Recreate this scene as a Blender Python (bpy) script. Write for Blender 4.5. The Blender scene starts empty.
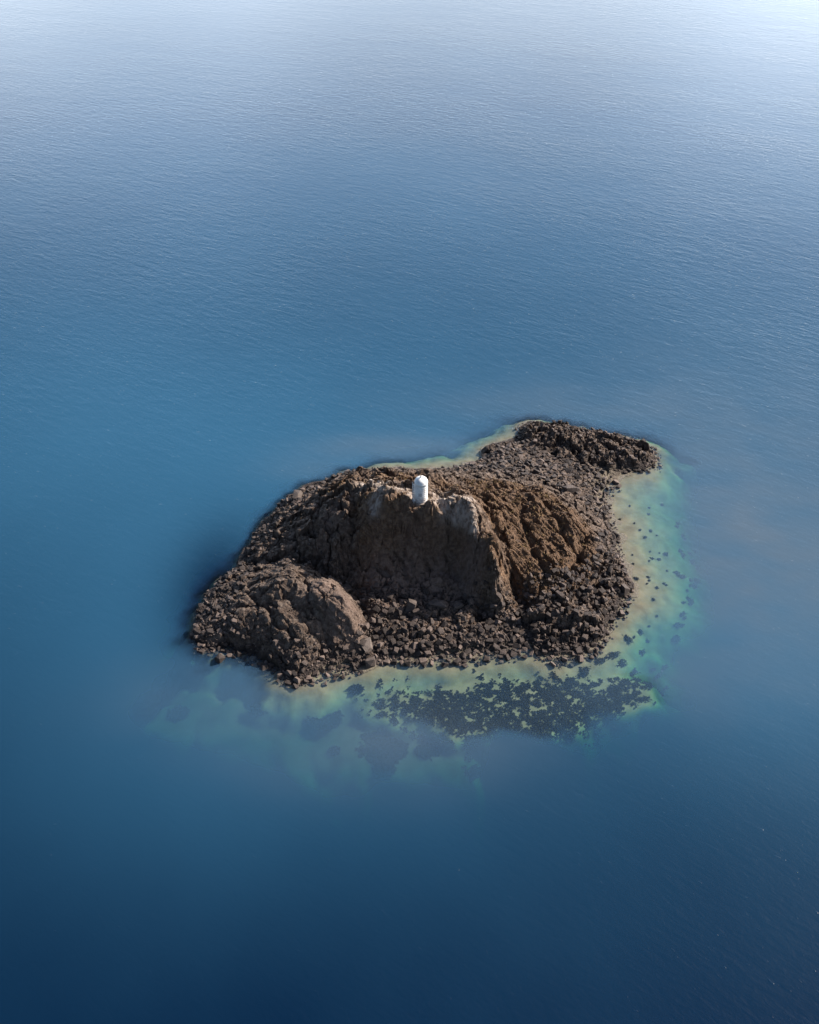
import bpy, bmesh, math, random
import numpy as np
from mathutils import Vector

random.seed(7)
RNG = np.random.default_rng(11)
R = math.radians
scene = bpy.context.scene
COL = scene.collection

# ------------------------------------------------------------------ camera
W, HH = 819, 1024
VFOV, PITCH, CAM_H = 55.0, 40.0, 100.0
F = 512 / math.tan(R(VFOV / 2))
SP, CP = math.sin(R(PITCH)), math.cos(R(PITCH))


def _t(v, z):
    return (CAM_H - z) / (SP - (512 - v) / F * CP)


CAM_Y = -_t(560, 0) * (CP + (512 - 560) / F * SP)


def at(u, v, z=0.0):
    """the place in the world, at height z, that the photograph shows at (u, v)"""
    t = _t(v, z)
    return ((u - 409.5) / F * t, CAM_Y + t * (CP + (512 - v) / F * SP))


cam = bpy.data.cameras.new('camera')
cam.sensor_fit = 'VERTICAL'
cam.sensor_height = 24
cam.lens = 12 / math.tan(R(VFOV / 2))
cam.clip_start, cam.clip_end = 1.0, 20000
camo = bpy.data.objects.new('camera', cam)
COL.objects.link(camo)
camo.location = (0, CAM_Y, CAM_H)
camo.rotation_euler = (R(90 - PITCH), 0, 0)
scene.camera = camo

# ------------------------------------------------------------------ noise


def _h2(ix, iy, s):
    n = (ix.astype(np.int64) * 374761393 + iy.astype(np.int64) * 668265263 + s * 1274126177) & 0xffffffff
    n = ((n ^ (n >> 13)) * 1274126177) & 0xffffffff
    n = ((n ^ (n >> 16)) * 2246822519) & 0xffffffff
    return (n ^ (n >> 15)) & 0xffffffff


def noise2(x, y, s=0):
    """gradient noise, about -1..1"""
    ix, iy = np.floor(x), np.floor(y)
    fx, fy = x - ix, y - iy
    u, v = fx * fx * fx * (fx * (fx * 6 - 15) + 10), fy * fy * fy * (fy * (fy * 6 - 15) + 10)

    def g(dx, dy):
        a = _h2(ix + dx, iy + dy, s) * (2 * math.pi / 4294967296.0)
        return np.cos(a) * (fx - dx) + np.sin(a) * (fy - dy)
    a, b, c, d = g(0, 0), g(1, 0), g(0, 1), g(1, 1)
    return 1.5 * ((a + u * (b - a)) + v * ((c + u * (d - c)) - (a + u * (b - a))))


def fbm(x, y, s=0, o=5, gain=.5):
    r, a, k = 0, 1, 1
    for i in range(o):
        r = r + a * noise2(x * k, y * k, s + i * 17)
        a *= gain
        k *= 2.03
    return r


def ridged(x, y, s=0, o=4, gain=.5):
    r, a, k = 0, 1, 1
    for i in range(o):
        r = r + a * (1 - 2 * np.abs(noise2(x * k, y * k, s + i * 31)))
        a *= gain
        k *= 2.1
    return r


def worley(x, y, s=0):
    """distances to the nearest two feature points and a random number for the nearest"""
    ix, iy = np.floor(x), np.floor(y)
    f1 = np.full(x.shape, 9.0)
    f2 = np.full(x.shape, 9.0)
    idn = np.zeros(x.shape)
    ddx = np.zeros(x.shape)
    ddy = np.zeros(x.shape)
    for dx in (-1, 0, 1):
        for dy in (-1, 0, 1):
            cx, cy = ix + dx, iy + dy
            h = _h2(cx, cy, s)
            ax = cx + (h & 0xffff) / 65536.0 - x
            ay = cy + (h >> 16) / 65536.0 - y
            d = np.sqrt(ax * ax + ay * ay)
            near = d < f1
            f2 = np.where(near, f1, np.minimum(f2, d))
            idn = np.where(near, (_h2(cx, cy, s + 99) & 0xffff) / 65536.0, idn)
            ddx = np.where(near, ax, ddx)
            ddy = np.where(near, ay, ddy)
            f1 = np.where(near, d, f1)
    return f1, f2, idn, ddx, ddy


def sstep(a, b, x):
    t = np.clip((x - a) / (b - a), 0, 1)
    return t * t * (3 - 2 * t)


def poly_sd(px, py, poly):
    """signed distance to a polygon, positive inside"""
    n = len(poly)
    d = np.full(px.shape, 1e9)
    ins = np.zeros(px.shape, bool)
    for i in range(n):
        ax, ay = poly[i]
        bx, by = poly[(i + 1) % n]
        ex, ey = bx - ax, by - ay
        wx, wy = px - ax, py - ay
        t = np.clip((wx * ex + wy * ey) / (ex * ex + ey * ey + 1e-9), 0, 1)
        d = np.minimum(d, (wx - ex * t) ** 2 + (wy - ey * t) ** 2)
        c = ((ay > py) != (by > py)) & (px < (bx - ax) * (py - ay) / (by - ay + 1e-12) + ax)
        ins ^= c
    d = np.sqrt(d)
    return np.where(ins, d, -d)


# ------------------------------------------------------------------ the lie of the land
SHORE = [(190, 637), (197, 620), (205, 600), (222, 578), (240, 558), (255, 537), (270, 515), (290, 496), (310, 486), (345, 474),
         (372, 470), (400, 470), (430, 469), (462, 467), (478, 460), (487, 448), (505, 441), (519, 437), (522, 427), (535, 422),
         (560, 425), (590, 431), (620, 437), (640, 442), (655, 452), (654, 461), (640, 469), (622, 473), (610, 480), (602, 490),
         (601, 500), (606, 510), (612, 522), (614, 540), (620, 560), (630, 578), (632, 594), (621, 604), (611, 618), (606, 634),
         (594, 645), (575, 652), (555, 656), (540, 648), (528, 640), (515, 647), (490, 650), (465, 652), (440, 654), (410, 656),
         (390, 657), (360, 664), (330, 669), (305, 676), (290, 679), (275, 669), (255, 656), (240, 650), (222, 648), (205, 648)]
SHORE_W = [at(u, v) for u, v in SHORE]

CTRL = [  # u, v, height
    (421, 500, 13.2), (408, 491, 13.0), (440, 492, 12.2), (395, 487, 12.4), (370, 482, 11.3), (345, 486, 8.8), (322, 494, 6.6), (300, 508, 4.2),
    (400, 477, 9.5), (430, 477, 9.8), (370, 474, 7.5), (345, 478, 6.0),
    (280, 530, 3.4), (272, 550, 2.6), (312, 530, 6.2), (330, 512, 8.4), (336, 540, 6.6), (350, 560, 4.6), (300, 553, 4.0),
    (350, 500, 10.2), (372, 500, 12.2), (398, 505, 12.9), (430, 510, 13.0), (452, 513, 12.0), (466, 513, 12.3), (482, 527, 11.0), (494, 545, 9.6), (504, 560, 6.4),
    (502, 580, 4.6), (487, 603, 2.4), (470, 520, 11.9), (479, 535, 10.8), (486, 545, 9.8), (489, 558, 8.8), (491, 574, 7.0), (493, 590, 4.6),
    (368, 543, 7.4), (400, 545, 7.5), (430, 546, 7.4), (458, 546, 7.2), (440, 508, 12.5), (450, 511, 12.4), (459, 513, 12.3),
    (375, 566, 4.8), (405, 570, 4.7), (440, 571, 4.6), (461, 572, 4.5),
    (375, 586, 3.1), (405, 588, 3.2), (440, 589, 3.2), (468, 589, 3.0), (385, 598, 2.5), (410, 600, 2.4), (440, 601, 2.4), (470, 602, 2.2),
    (300, 572, 5.6), (275, 577, 4.8), (325, 586, 6.4), (345, 603, 6.0), (354, 622, 4.4), (352, 640, 2.2), (362, 632, 1.7), (362, 610, 2.2), (345, 580, 3.4), (320, 566, 3.4),
    (305, 610, 5.2), (275, 600, 4.6), (250, 592, 3.2), (240, 610, 3.0), (262, 628, 3.0), (300, 638, 3.4), (325, 640, 2.6), (235, 632, 1.6), (290, 660, 1.2), (325, 655, 1.0),
    (215, 615, 1.2), (228, 592, 1.1), (248, 565, 1.1),
    (462, 490, 10.4), (485, 500, 9.2), (505, 520, 7.8), (515, 545, 6.2), (520, 500, 7.4), (545, 505, 6.4), (570, 518, 5.4), (590, 540, 3.8), (595, 560, 2.2),
    (545, 535, 5.6), (565, 555, 4.2), (535, 570, 4.0), (512, 600, 2.2), (545, 595, 2.8), (575, 590, 2.6), (600, 590, 1.8), (610, 575, 1.4), (560, 620, 2.0), (590, 620, 1.5), (535, 625, 1.7),
    (480, 482, 6.4), (510, 485, 5.4), (540, 488, 4.4), (575, 500, 3.0), (595, 512, 1.6), (605, 540, 1.3),
    (450, 472, 3.2), (480, 468, 2.6), (500, 455, 1.9), (520, 460, 2.2), (550, 465, 2.0), (580, 480, 1.6), (600, 470, .8), (560, 452, 1.0),
    (533, 431, 1.5), (550, 435, 1.9), (575, 440, 2.0), (600, 446, 1.9), (625, 452, 1.6), (645, 457, .8), (600, 463, .7), (545, 447, 1.2), (630, 467, .5),
    (490, 630, 1.2), (440, 635, 1.2), (395, 638, 1.2), (380, 615, 1.9), (430, 615, 2.0), (470, 615, 1.9),
    (285, 505, 1.5), (330, 484, 3.0), (460, 470, 1.8),
]
_cp = np.array([(*at(u, v, z), z) for u, v, z in CTRL] + [(x, y, 0.25) for x, y in SHORE_W])


def _tps_fit(P, lam=.04):
    n = len(P)
    d2 = ((P[:, None, :2] - P[None, :, :2]) ** 2).sum(-1)
    K = np.where(d2 > 0, .5 * d2 * np.log(d2 + 1e-12), 0) + lam * np.eye(n)
    A = np.zeros((n + 3, n + 3))
    A[:n, :n] = K
    A[:n, n] = 1
    A[:n, n + 1:] = P[:, :2]
    A[n:, :n] = A[:n, n:].T
    b = np.zeros(n + 3)
    b[:n] = P[:, 2]
    return np.linalg.solve(A, b)


_cw = _tps_fit(_cp)


def macro(x, y):
    z = _cw[len(_cp)] + _cw[len(_cp) + 1] * x + _cw[len(_cp) + 2] * y
    for (px, py, _), w in zip(_cp, _cw):
        d2 = (x - px) ** 2 + (y - py) ** 2
        z = z + w * .5 * d2 * np.log(d2 + 1e-12)
    return z


# how far the shallows reach from the shore (metres to about 1 m of water), round the island
SHELF = [(190, 640, 1.4), (200, 600, 1.0), (240, 550, .8), (270, 510, 1.0), (310, 482, 1.6), (350, 470, 1.6), (390, 464, 3.0), (440, 460, 3.6), (490, 440, 3.6),
         (515, 430, 3.4), (540, 420, 1.6), (600, 432, 1.5), (660, 455, 2.6), (640, 475, 5.8), (640, 510, 7.6), (650, 550, 6.8), (650, 590, 6.0),
         (625, 640, 4.2), (580, 665, 4.6), (530, 665, 5.0), (480, 665, 5.6), (430, 668, 4.6), (380, 672, 4.6), (330, 690, 4.6), (290, 690, 3.2), (240, 675, 2.2),
         (380, 755, 6.0), (330, 725, 5.2), (470, 755, 5.2), (560, 730, 4.4), (258, 712, 4.2), (176, 706, 4.2)]
_sh = [(*at(u, v), w) for u, v, w in SHELF]


# flat ledges under the water: where, how wide, how deep
PLATEAU = [(330, 716, 15, 7, 2.8), (390, 735, 11, 6.5, 2.3), (500, 703, 18, 5.2, .6), (590, 692, 11, 4.6, .7), (180, 702, 5, 4, 3.0), (255, 700, 9, 6, 2.9), (675, 460, 4, 2, 1.2)]


def depth_at(x, y, d):
    num = np.zeros_like(x)
    den = np.zeros_like(x) + 1e-30
    for px, py, w in _sh:
        r2 = (x - px) ** 2 + (y - py) ** 2
        g = 1 / (r2 + 9) ** 1.7
        num += g * math.log(w)
        den += g
    w = 1.1 * np.exp(num / den)
    q = d / w
    dep = .5 * q + .62 * np.minimum(q, 6) ** 2.7 + 2 * np.maximum(q - 6, 0)
    dep = dep * np.exp(.24 * fbm(x / 9, y / 9, 71, 3) * sstep(4, 2, q)) + .10 * np.minimum(d, 1) * fbm(x / 2.5, y / 2.5, 72, 3)
    ox, oy = 2.2 * fbm(x / 9, y / 9, 74, 3), 2.2 * fbm(x / 9, y / 9, 75, 3)
    for u, v, rx, ry, cap in PLATEAU:
        px, py = at(u, v)
        e = ((x + ox - px) / rx) ** 2 + ((y + oy - py) / ry) ** 2
        c = cap * (1 + .16 * fbm(x / 6, y / 6, 73, 3)) + 3.5 * np.maximum(e - .3, 0) ** 2.3
        dep = np.minimum(dep, c)
    return np.clip(dep, .04, None) / (1 + np.clip(dep, 0, None) / 60.0), w


P_REEF = [at(u, v, 1) for u, v in [(517, 436), (519, 424), (535, 418), (565, 420), (625, 432), (662, 448), (662, 462), (640, 468), (600, 465), (570, 455), (545, 447), (530, 440)]]
P_OUT = [at(u, v, 3) for u, v in [(222, 622), (228, 600), (248, 578), (275, 563), (300, 560), (330, 572), (352, 590), (364, 615), (362, 636), (340, 652), (305, 652), (265, 640), (240, 634)]]
P_KNOLL = [at(u, v, 5) for u, v in [(262, 552), (275, 520), (300, 498), (330, 482), (365, 474), (400, 470), (440, 473), (480, 488), (498, 520), (512, 560), (512, 590), (490, 606), (450, 604), (400, 600), (365, 590), (340, 568), (300, 556)]]
P_TURF = [at(u, v, 6) for u, v in [(455, 480), (490, 478), (530, 480), (565, 492), (590, 512), (602, 545), (598, 565), (570, 575), (540, 582), (512, 585), (505, 550), (492, 520), (470, 500)]]
P_CLIFF = [at(u, v, 7) for u, v in [(352, 520), (380, 512), (420, 520), (455, 520), (478, 535), (484, 560), (478, 590), (440, 598), (390, 592), (358, 570)]]
P_SCREE = [at(u, v, 1.5) for u, v in [(362, 592), (400, 597), (440, 601), (490, 606), (520, 600), (530, 640), (510, 648), (440, 654), (362, 658), (355, 645), (366, 625)]]
P_FLAT = [at(u, v, 2) for u, v in [(455, 466), (480, 458), (505, 440), (522, 437), (560, 455), (600, 466), (622, 473), (604, 490), (604, 515), (575, 497), (530, 482), (480, 478)]]
P_RIGHT = [at(u, v, 2) for u, v in [(515, 590), (545, 582), (575, 575), (600, 560), (608, 530), (622, 558), (634, 590), (610, 620), (600, 645), (560, 655), (535, 640), (520, 620)]]

P_CLIFF2 = [at(u, v, 8) for u, v in [(345, 500), (380, 492), (425, 500), (460, 505), (474, 525), (480, 560), (480, 600), (440, 605), (390, 600), (352, 580)]]
KNOBS = [(*at(u, v, z), r, h, z) for u, v, z, r, h in [(466, 513, 12, 1.7, 1.0), (474, 527, 11, 1.1, .8), (372, 484, 11.3, 1.6, .9), (384, 500, 12.2, 1.5, .9), (405, 503, 12.8, 1.3, .5),
         (446, 506, 12, 1.3, .6), (350, 492, 9.5, 1.5, .8), (322, 588, 6.2, 2.6, .5), (342, 606, 5.8, 2.2, .5), (282, 590, 4.6, 2.0, .5), (492, 556, 8, 1.4, 1.0), (497, 585, 4, 1.5, 1.2), (484, 590, 3.4, 1.2, .7)]]
GULLIES = [([at(u, v, z) for u, v, z in L], d, w) for L, d, w in [
    ([(484, 505, 10), (500, 535, 8), (512, 570, 4.5), (518, 600, 2.3)], 1.5, .9), ([(543, 500, 6.2), (560, 530, 5.4), (580, 556, 3.6)], .9, .6),
    ([(500, 487, 7), (540, 497, 6), (578, 508, 4)], .8, .6), ([(585, 535, 4), (572, 565, 3.8)], .9, .5), ([(520, 510, 7), (535, 550, 5.5), (545, 580, 3.4)], .8, .6),
    ([(296, 556, 3.8), (330, 570, 3.4), (354, 592, 2.8), (366, 614, 2)], 1.0, 1.0), ([(527, 590, 2.6), (523, 620, 1.8), (519, 645, .8)], 1.1, .7),
    ([(578, 600, 2), (562, 638, 1.2)], .8, .6), ([(606, 575, 1.8), (592, 612, 1.4)], .7, .6), ([(250, 598, 3.6), (280, 622, 3.8), (300, 650, 1.6)], .7, .35),
    ([(300, 573, 5.8), (312, 612, 5), (330, 642, 2.5)], .7, .35), ([(404, 545, 7.5), (400, 575, 4)], .5, .35),
    ([(360, 500, 10.6), (352, 530, 8), (345, 560, 5)], .9, .5), ([(320, 505, 6), (312, 540, 5.5)], .6, .4)]]
_ca, _sa = math.cos(R(-38)), math.sin(R(-38))


def land(x, y, detail=True):
    """height of rock and seabed, and the masks that go with it"""
    wx = x + .9 * fbm(x / 3.2, y / 3.2, 1, 3)
    wy = y + .9 * fbm(x / 3.2, y / 3.2, 2, 3)
    sd = poly_sd(wx, wy, SHORE_W)
    d_in, d_out = np.maximum(sd, 0), np.maximum(-sd, 0)
    dep, shelf = depth_at(x, y, d_out)
    z = macro(x + .5 * fbm(x / 4, y / 4, 3, 2), y + .5 * fbm(x / 4, y / 4, 4, 2))
    z = np.maximum(z, .12 + .3 * np.minimum(d_in, 2))
    z = np.where(z > 14.2, 14.2 + (z - 14.2) * .3, z)
    zc = np.clip((z - 2.6) / 10.0, 0, 1)
    zs = 2.6 + 10.0 * zc ** 1.2
    ck = sstep(-1.5, 1.5, poly_sd(wx, wy, P_CLIFF2))
    z = np.where((z > 2.6) & (z < 12.6), z + ck * (zs - z), z)
    for px, py, r, h, zz in KNOBS:
        rr = ((wx - px) ** 2 + (wy - py) ** 2) / r ** 2
        z = z + h * np.sqrt(np.clip(1 - rr, 0, 1))
    m = {}
    sm = lambda P, a, b: sstep(a, b, poly_sd(wx, wy, P))
    m['reef'], m['outcrop'], m['knoll'] = sm(P_REEF, -.8, .8), sm(P_OUT, -.8, .8), sm(P_KNOLL, -1, 1)
    m['turf'], m['cliff'], m['scree'] = sm(P_TURF, -1.5, 1.5), sm(P_CLIFF, -.8, 1.6), sm(P_SCREE, -.8, .8)
    m['flat'], m['right'] = sm(P_FLAT, -1, 1), sm(P_RIGHT, -1, 1)
    if detail:
        edge = sstep(0, 1.5, d_in)
        # rough broken rock
        f1, f2, idn, dx, dy = worley(x / 2.3 + .16 * fbm(x, y, 21, 2), y / 1.9 + .16 * fbm(x, y, 22, 2), 5)
        block = (idn - .5) * .9 + (dx * (_c := np.cos(idn * 40)) + dy * np.sin(idn * 40)) * 1.0 - 1.0 * (1 - sstep(0, .12, f2 - f1))
        g1, g2, idm, ex, ey = worley(x / .62 + .2 * fbm(x * 2, y * 2, 23, 2), y / .62 + .2 * fbm(x * 2, y * 2, 24, 2), 6)
        small = (idm - .5) * .32 + (ex * np.cos(idm * 50) + ey * np.sin(idm * 50)) * .34 - .28 * (1 - sstep(0, .14, g2 - g1))
        big = fbm(x / 5.5, y / 5.5, 8, 3)
        # slanting ribs of bedded rock
        rx, ry = x * _ca + y * _sa, -x * _sa + y * _ca
        q = ry / 1.5 + .55 * fbm(rx / 5, ry / 2.2, 9, 3)
        saw = (q - np.floor(q))
        ribs = np.where(saw < .78, saw / .78, (1 - saw) / .22) - .5
        fine = ridged(rx / 2.4, ry / .7, 12, 3)
        smooth = m['cliff'] * .8
        a_block = (.42 + .6 * m['reef'] + .5 * m['right'] - .08 * m['outcrop'] + .5 * m['knoll']) * (1 - .75 * smooth) * (1 - .55 * m['turf']) * (1 - .7 * m['flat'])
        a_small = (.42 + .5 * m['reef'] + .5 * m['right'] - .26 * m['outcrop']) * (1 - .7 * smooth) * (1 - .4 * m['turf']) * (1 - .3 * m['flat'])
        a_ribs = (.12 + .5 * m['turf'] + .55 * m['knoll'] * (1 - smooth) + .15 * m['outcrop']) * (1 - m['scree']) * (1 - m['flat'])
        z = z + edge * (a_block * block + a_small * small + a_ribs * ribs * (.7 + .8 * np.clip(big, -.5, .8)) + (.09 + .16 * m['turf']) * fine * (1 - smooth * .6)
                        + .5 * big * (1 - .5 * m['outcrop']) * (1 - .6 * m['scree']) * (1 - .8 * m['flat']) * (1 - .3 * smooth))
        # joints of the cliff slabs
        h1, h2, idc, _, _ = worley(x / 1.9 + .15 * fbm(x, y, 41, 2), y / 1.1 + .15 * fbm(x, y, 42, 2), 43)
        z = z + m['cliff'] * ((idc - .5) * .8 - .4 * (1 - sstep(0, .10, h2 - h1)) + .10 * fbm(x / .8, y / .8, 44, 3))
        z = np.maximum(z, .05 + .1 * np.minimum(d_in, 1))
        for pts, gd, gw in GULLIES:
            dmin = np.full(x.shape, 1e9)
            for (ax_, ay_), (bx_, by_) in zip(pts[:-1], pts[1:]):
                ex_, ey_ = bx_ - ax_, by_ - ay_
                tt = np.clip(((wx - ax_) * ex_ + (wy - ay_) * ey_) / (ex_ ** 2 + ey_ ** 2), 0, 1)
                dmin = np.minimum(dmin, np.hypot(wx - ax_ - ex_ * tt, wy - ay_ - ey_ * tt))
            z = z - np.minimum(gd * np.exp(-(dmin / gw) ** 2), np.maximum(z - .4, 0) * .7)
    z = np.where(sd > 0, z, -dep)
    m['sd'] = sd
    m['stony'] = sstep(4.2, 2.6, shelf + .8 * fbm(x / 3, y / 3, 66, 3)) * sstep(-4, -12, x)
    return z, m


# ------------------------------------------------------------------ helpers


def link(o, parent=None):
    COL.objects.link(o)
    if parent is not None:
        o.parent = parent
    return o


def tag(o, label=None, cat=None, group=None, kind=None):
    for k, v in (('label', label), ('category', cat), ('group', group), ('kind', kind)):
        if v:
            o[k] = v
    return o


def mesh_from(name, verts, faces, mat=None, smooth=False, attrs=None):
    me = bpy.data.meshes.new(name)
    verts = np.asarray(verts, np.float32)
    faces = np.asarray(faces, np.int32)
    k = faces.shape[1]
    me.vertices.add(len(verts))
    me.vertices.foreach_set('co', verts.ravel())
    me.loops.add(faces.size)
    me.loops.foreach_set('vertex_index', faces.ravel())
    me.polygons.add(len(faces))
    me.polygons.foreach_set('loop_start', np.arange(0, faces.size, k, dtype=np.int32))
    me.polygons.foreach_set('use_smooth', np.full(len(faces), smooth))
    for an, val in (attrs or {}).items():
        a = me.attributes.new(an, 'FLOAT', 'POINT')
        a.data.foreach_set('value', np.asarray(val, np.float32).ravel())
    me.update(calc_edges=True)
    me.validate()
    if mat:
        me.materials.append(mat)
    return me


def grid_faces(nx, ny):
    i = np.arange(nx - 1)[None, :] + np.arange(ny - 1)[:, None] * nx
    return np.stack([i, i + 1, i + 1 + nx, i + nx], -1).reshape(-1, 4)


class NT:
    """short hand for building node trees"""

    def __init__(self, name):
        self.m = bpy.data.materials.new(name)
        self.m.use_nodes = True
        self.t = self.m.node_tree
        self.t.nodes.clear()
        self.out = self.n('ShaderNodeOutputMaterial')

    def n(self, typ, **kw):
        nd = self.t.nodes.new(typ)
        for k, v in kw.items():
            if k.startswith('i_'):
                key = k[2:]
                key = int(key) if key.isdigit() else key.replace('_', ' ')
                if isinstance(v, bpy.types.NodeSocket):
                    self.t.links.new(v, nd.inputs[key])
                else:
                    nd.inputs[key].default_value = v
            else:
                setattr(nd, k, v)
        return nd

    def l(self, a, b):
        self.t.links.new(a, b)

    def math(self, op, a, b=None, c=None, clamp=False):
        nd = self.t.nodes.new('ShaderNodeMath')
        nd.operation = op
        nd.use_clamp = clamp
        for i, v in enumerate((a, b, c)):
            if v is None:
                continue
            if isinstance(v, bpy.types.NodeSocket):
                self.l(v, nd.inputs[i])
            else:
                nd.inputs[i].default_value = v
        return nd.outputs[0]

    def ramp(self, fac, a, b):
        nd = self.t.nodes.new('ShaderNodeMapRange')
        nd.interpolation_type = 'SMOOTHSTEP'
        self.l(fac, nd.inputs[0])
        nd.inputs[1].default_value, nd.inputs[2].default_value = a, b
        return nd.outputs[0]

    def mix(self, fac, a, b):
        nd = self.t.nodes.new('ShaderNodeMix')
        nd.data_type = 'RGBA'
        for i, v in ((0, fac), (6, a), (7, b)):
            if isinstance(v, bpy.types.NodeSocket):
                self.l(v, nd.inputs[i])
            else:
                nd.inputs[i].default_value = v if i == 0 else (*v, 1)
        return nd.outputs[2]

    def attr(self, name):
        return self.n('ShaderNodeAttribute', attribute_name=name).outputs['Fac']

    def noise(self, vec, scale, detail=4, rough=.55, dist=0.0):
        nd = self.n('ShaderNodeTexNoise', i_Scale=scale, i_Detail=detail, i_Roughness=rough, i_Distortion=dist)
        self.l(vec, nd.inputs['Vector'])
        return nd.outputs['Fac']

    def pos(self, scale=(1, 1, 1), rot=0, loc=(.31, .17, .43)):
        g = self.n('ShaderNodeNewGeometry')
        mp = self.n('ShaderNodeMapping')
        mp.inputs['Location'].default_value = loc
        mp.inputs['Rotation'].default_value = (0, 0, rot)
        mp.inputs['Scale'].default_value = scale
        if rot:
            # turn first, then stretch
            m1 = self.n('ShaderNodeMapping')
            m1.inputs['Rotation'].default_value = (0, 0, rot)
            self.l(g.outputs['Position'], m1.inputs[0])
            mp.inputs['Rotation'].default_value = (0, 0, 0)
            self.l(m1.outputs[0], mp.inputs[0])
        else:
            self.l(g.outputs['Position'], mp.inputs[0])
        return mp.outputs[0]

    def bump(self, h, strength, dist):
        return self.n('ShaderNodeBump', i_Strength=strength, i_Distance=dist, i_Height=h).outputs[0]

    def finish(self, shader):
        self.l(shader, self.out.inputs['Surface'])
        return self.m


# ------------------------------------------------------------------ materials
def rock_material():
    t = NT('island_rock')
    p = t.pos()
    n1, n2, n3 = t.noise(p, .35, 5), t.noise(p, 1.6, 6, .65), t.noise(p, 5.5, 4, .7)
    base = t.mix(t.ramp(n1, .35, .66), (.050, .034, .026), (.094, .065, .049))
    base = t.mix(t.ramp(n2, .42, .72), base, (.185, .142, .114))
    base = t.mix(t.math('MULTIPLY', t.ramp(n3, .55, .75), .6), base, (.026, .020, .019))
    warm = t.mix(t.ramp(n2, .35, .65), (.085, .043, .022), (.185, .105, .050))
    base = t.mix(t.math('MULTIPLY', t.attr('warm'), t.ramp(n3, .3, .6)), base, warm)
    turf = t.mix(t.ramp(n3, .35, .62), (.060, .034, .019), (.145, .084, .046))
    base = t.mix(t.math('MULTIPLY', t.attr('turf'), t.ramp(n2, .30, .55)), base, turf)
    grey = t.mix(t.ramp(n2, .3, .7), (.112, .076, .060), (.180, .130, .106))
    base = t.mix(t.attr('slab'), base, grey)  # grey slabs, plus the painted sunlit ribs and bounced light
    base = t.mix(t.math('MULTIPLY', t.attr('guano_sunlit'), t.ramp(t.noise(t.pos((1.9, 1.9, .9)), 1.0, 6, .62), .30, .62)), base, (.42, .355, .31))
    base = t.mix(t.math('MULTIPLY', t.attr('wet'), .9), base, (.022, .017, .017))
    base = t.mix(t.attr('sand'), base, t.mix(t.ramp(n2, .3, .7), (.13, .105, .078), (.19, .158, .118)))
    nb = t.bump(t.math('ADD', t.noise(p, 3, 8, .7), t.math('MULTIPLY', t.noise(p, 11, 5, .7), .4)), 1.0, .30)
    b = t.n('ShaderNodeBsdfPrincipled', i_Roughness=.86, i_Base_Color=base, i_Normal=nb)
    b.inputs['Specular IOR Level'].default_value = .25
    return t.finish(b.outputs[0])


def boulder_material(name, dark, mid, light):
    t = NT(name)
    p = t.pos()
    rnd = t.n('ShaderNodeObjectInfo').outputs['Random']
    isl = t.n('ShaderNodeNewGeometry').outputs['Random Per Island']
    r = t.math('FRACT', t.math('ADD', rnd, isl))
    n2 = t.noise(p, 2.4, 5, .65)
    base = t.mix(t.ramp(n2, .3, .7), dark, mid)
    base = t.mix(t.ramp(r, .45, 1.05), base, light)
    base = t.mix(t.math('MULTIPLY', t.ramp(t.noise(p, 6, 4), .55, .7), .5), base, dark)
    nb = t.bump(t.noise(p, 8, 6, .7), .8, .12)
    b = t.n('ShaderNodeBsdfPrincipled', i_Roughness=.8, i_Base_Color=base, i_Normal=nb)
    b.inputs['Specular IOR Level'].default_value = .3
    return t.finish(b.outputs[0])


def seabed_material():
    t = NT('seabed_sand')
    p = t.pos()
    n = t.noise(p, .5, 6, .6)
    c = t.mix(t.ramp(n, .3, .7), (.112, .095, .066), (.170, .146, .104))
    dk = t.math('MULTIPLY', t.attr('stony'), t.math('ADD', .6, t.math('MULTIPLY', t.ramp(t.noise(p, .55, 6, .7), .38, .56), .4)))
    c = t.mix(t.attr('silt'), c, t.mix(t.ramp(t.noise(p, .3, 5, .6), .3, .7), (.046, .036, .041), (.064, .050, .057)))
    c = t.mix(dk, c, (.050, .047, .040))
    b = t.n('ShaderNodeBsdfPrincipled', i_Roughness=1.0, i_Base_Color=c, i_Normal=t.bump(n, .5, .2))
    b.inputs['Specular IOR Level'].default_value = .0
    return t.finish(b.outputs[0])


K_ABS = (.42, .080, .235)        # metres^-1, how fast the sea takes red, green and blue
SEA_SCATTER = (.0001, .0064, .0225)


SEA_TURBID_SKY = (.0200, .0790, .1440)  # milky water; also carries the painted sky brightness


SEA_MURK_GLARE = (.0560, .0850, .1180)     # stirred silt over the shelf; on the right, painted sky glare
MILK, BACK = .14, .10


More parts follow.
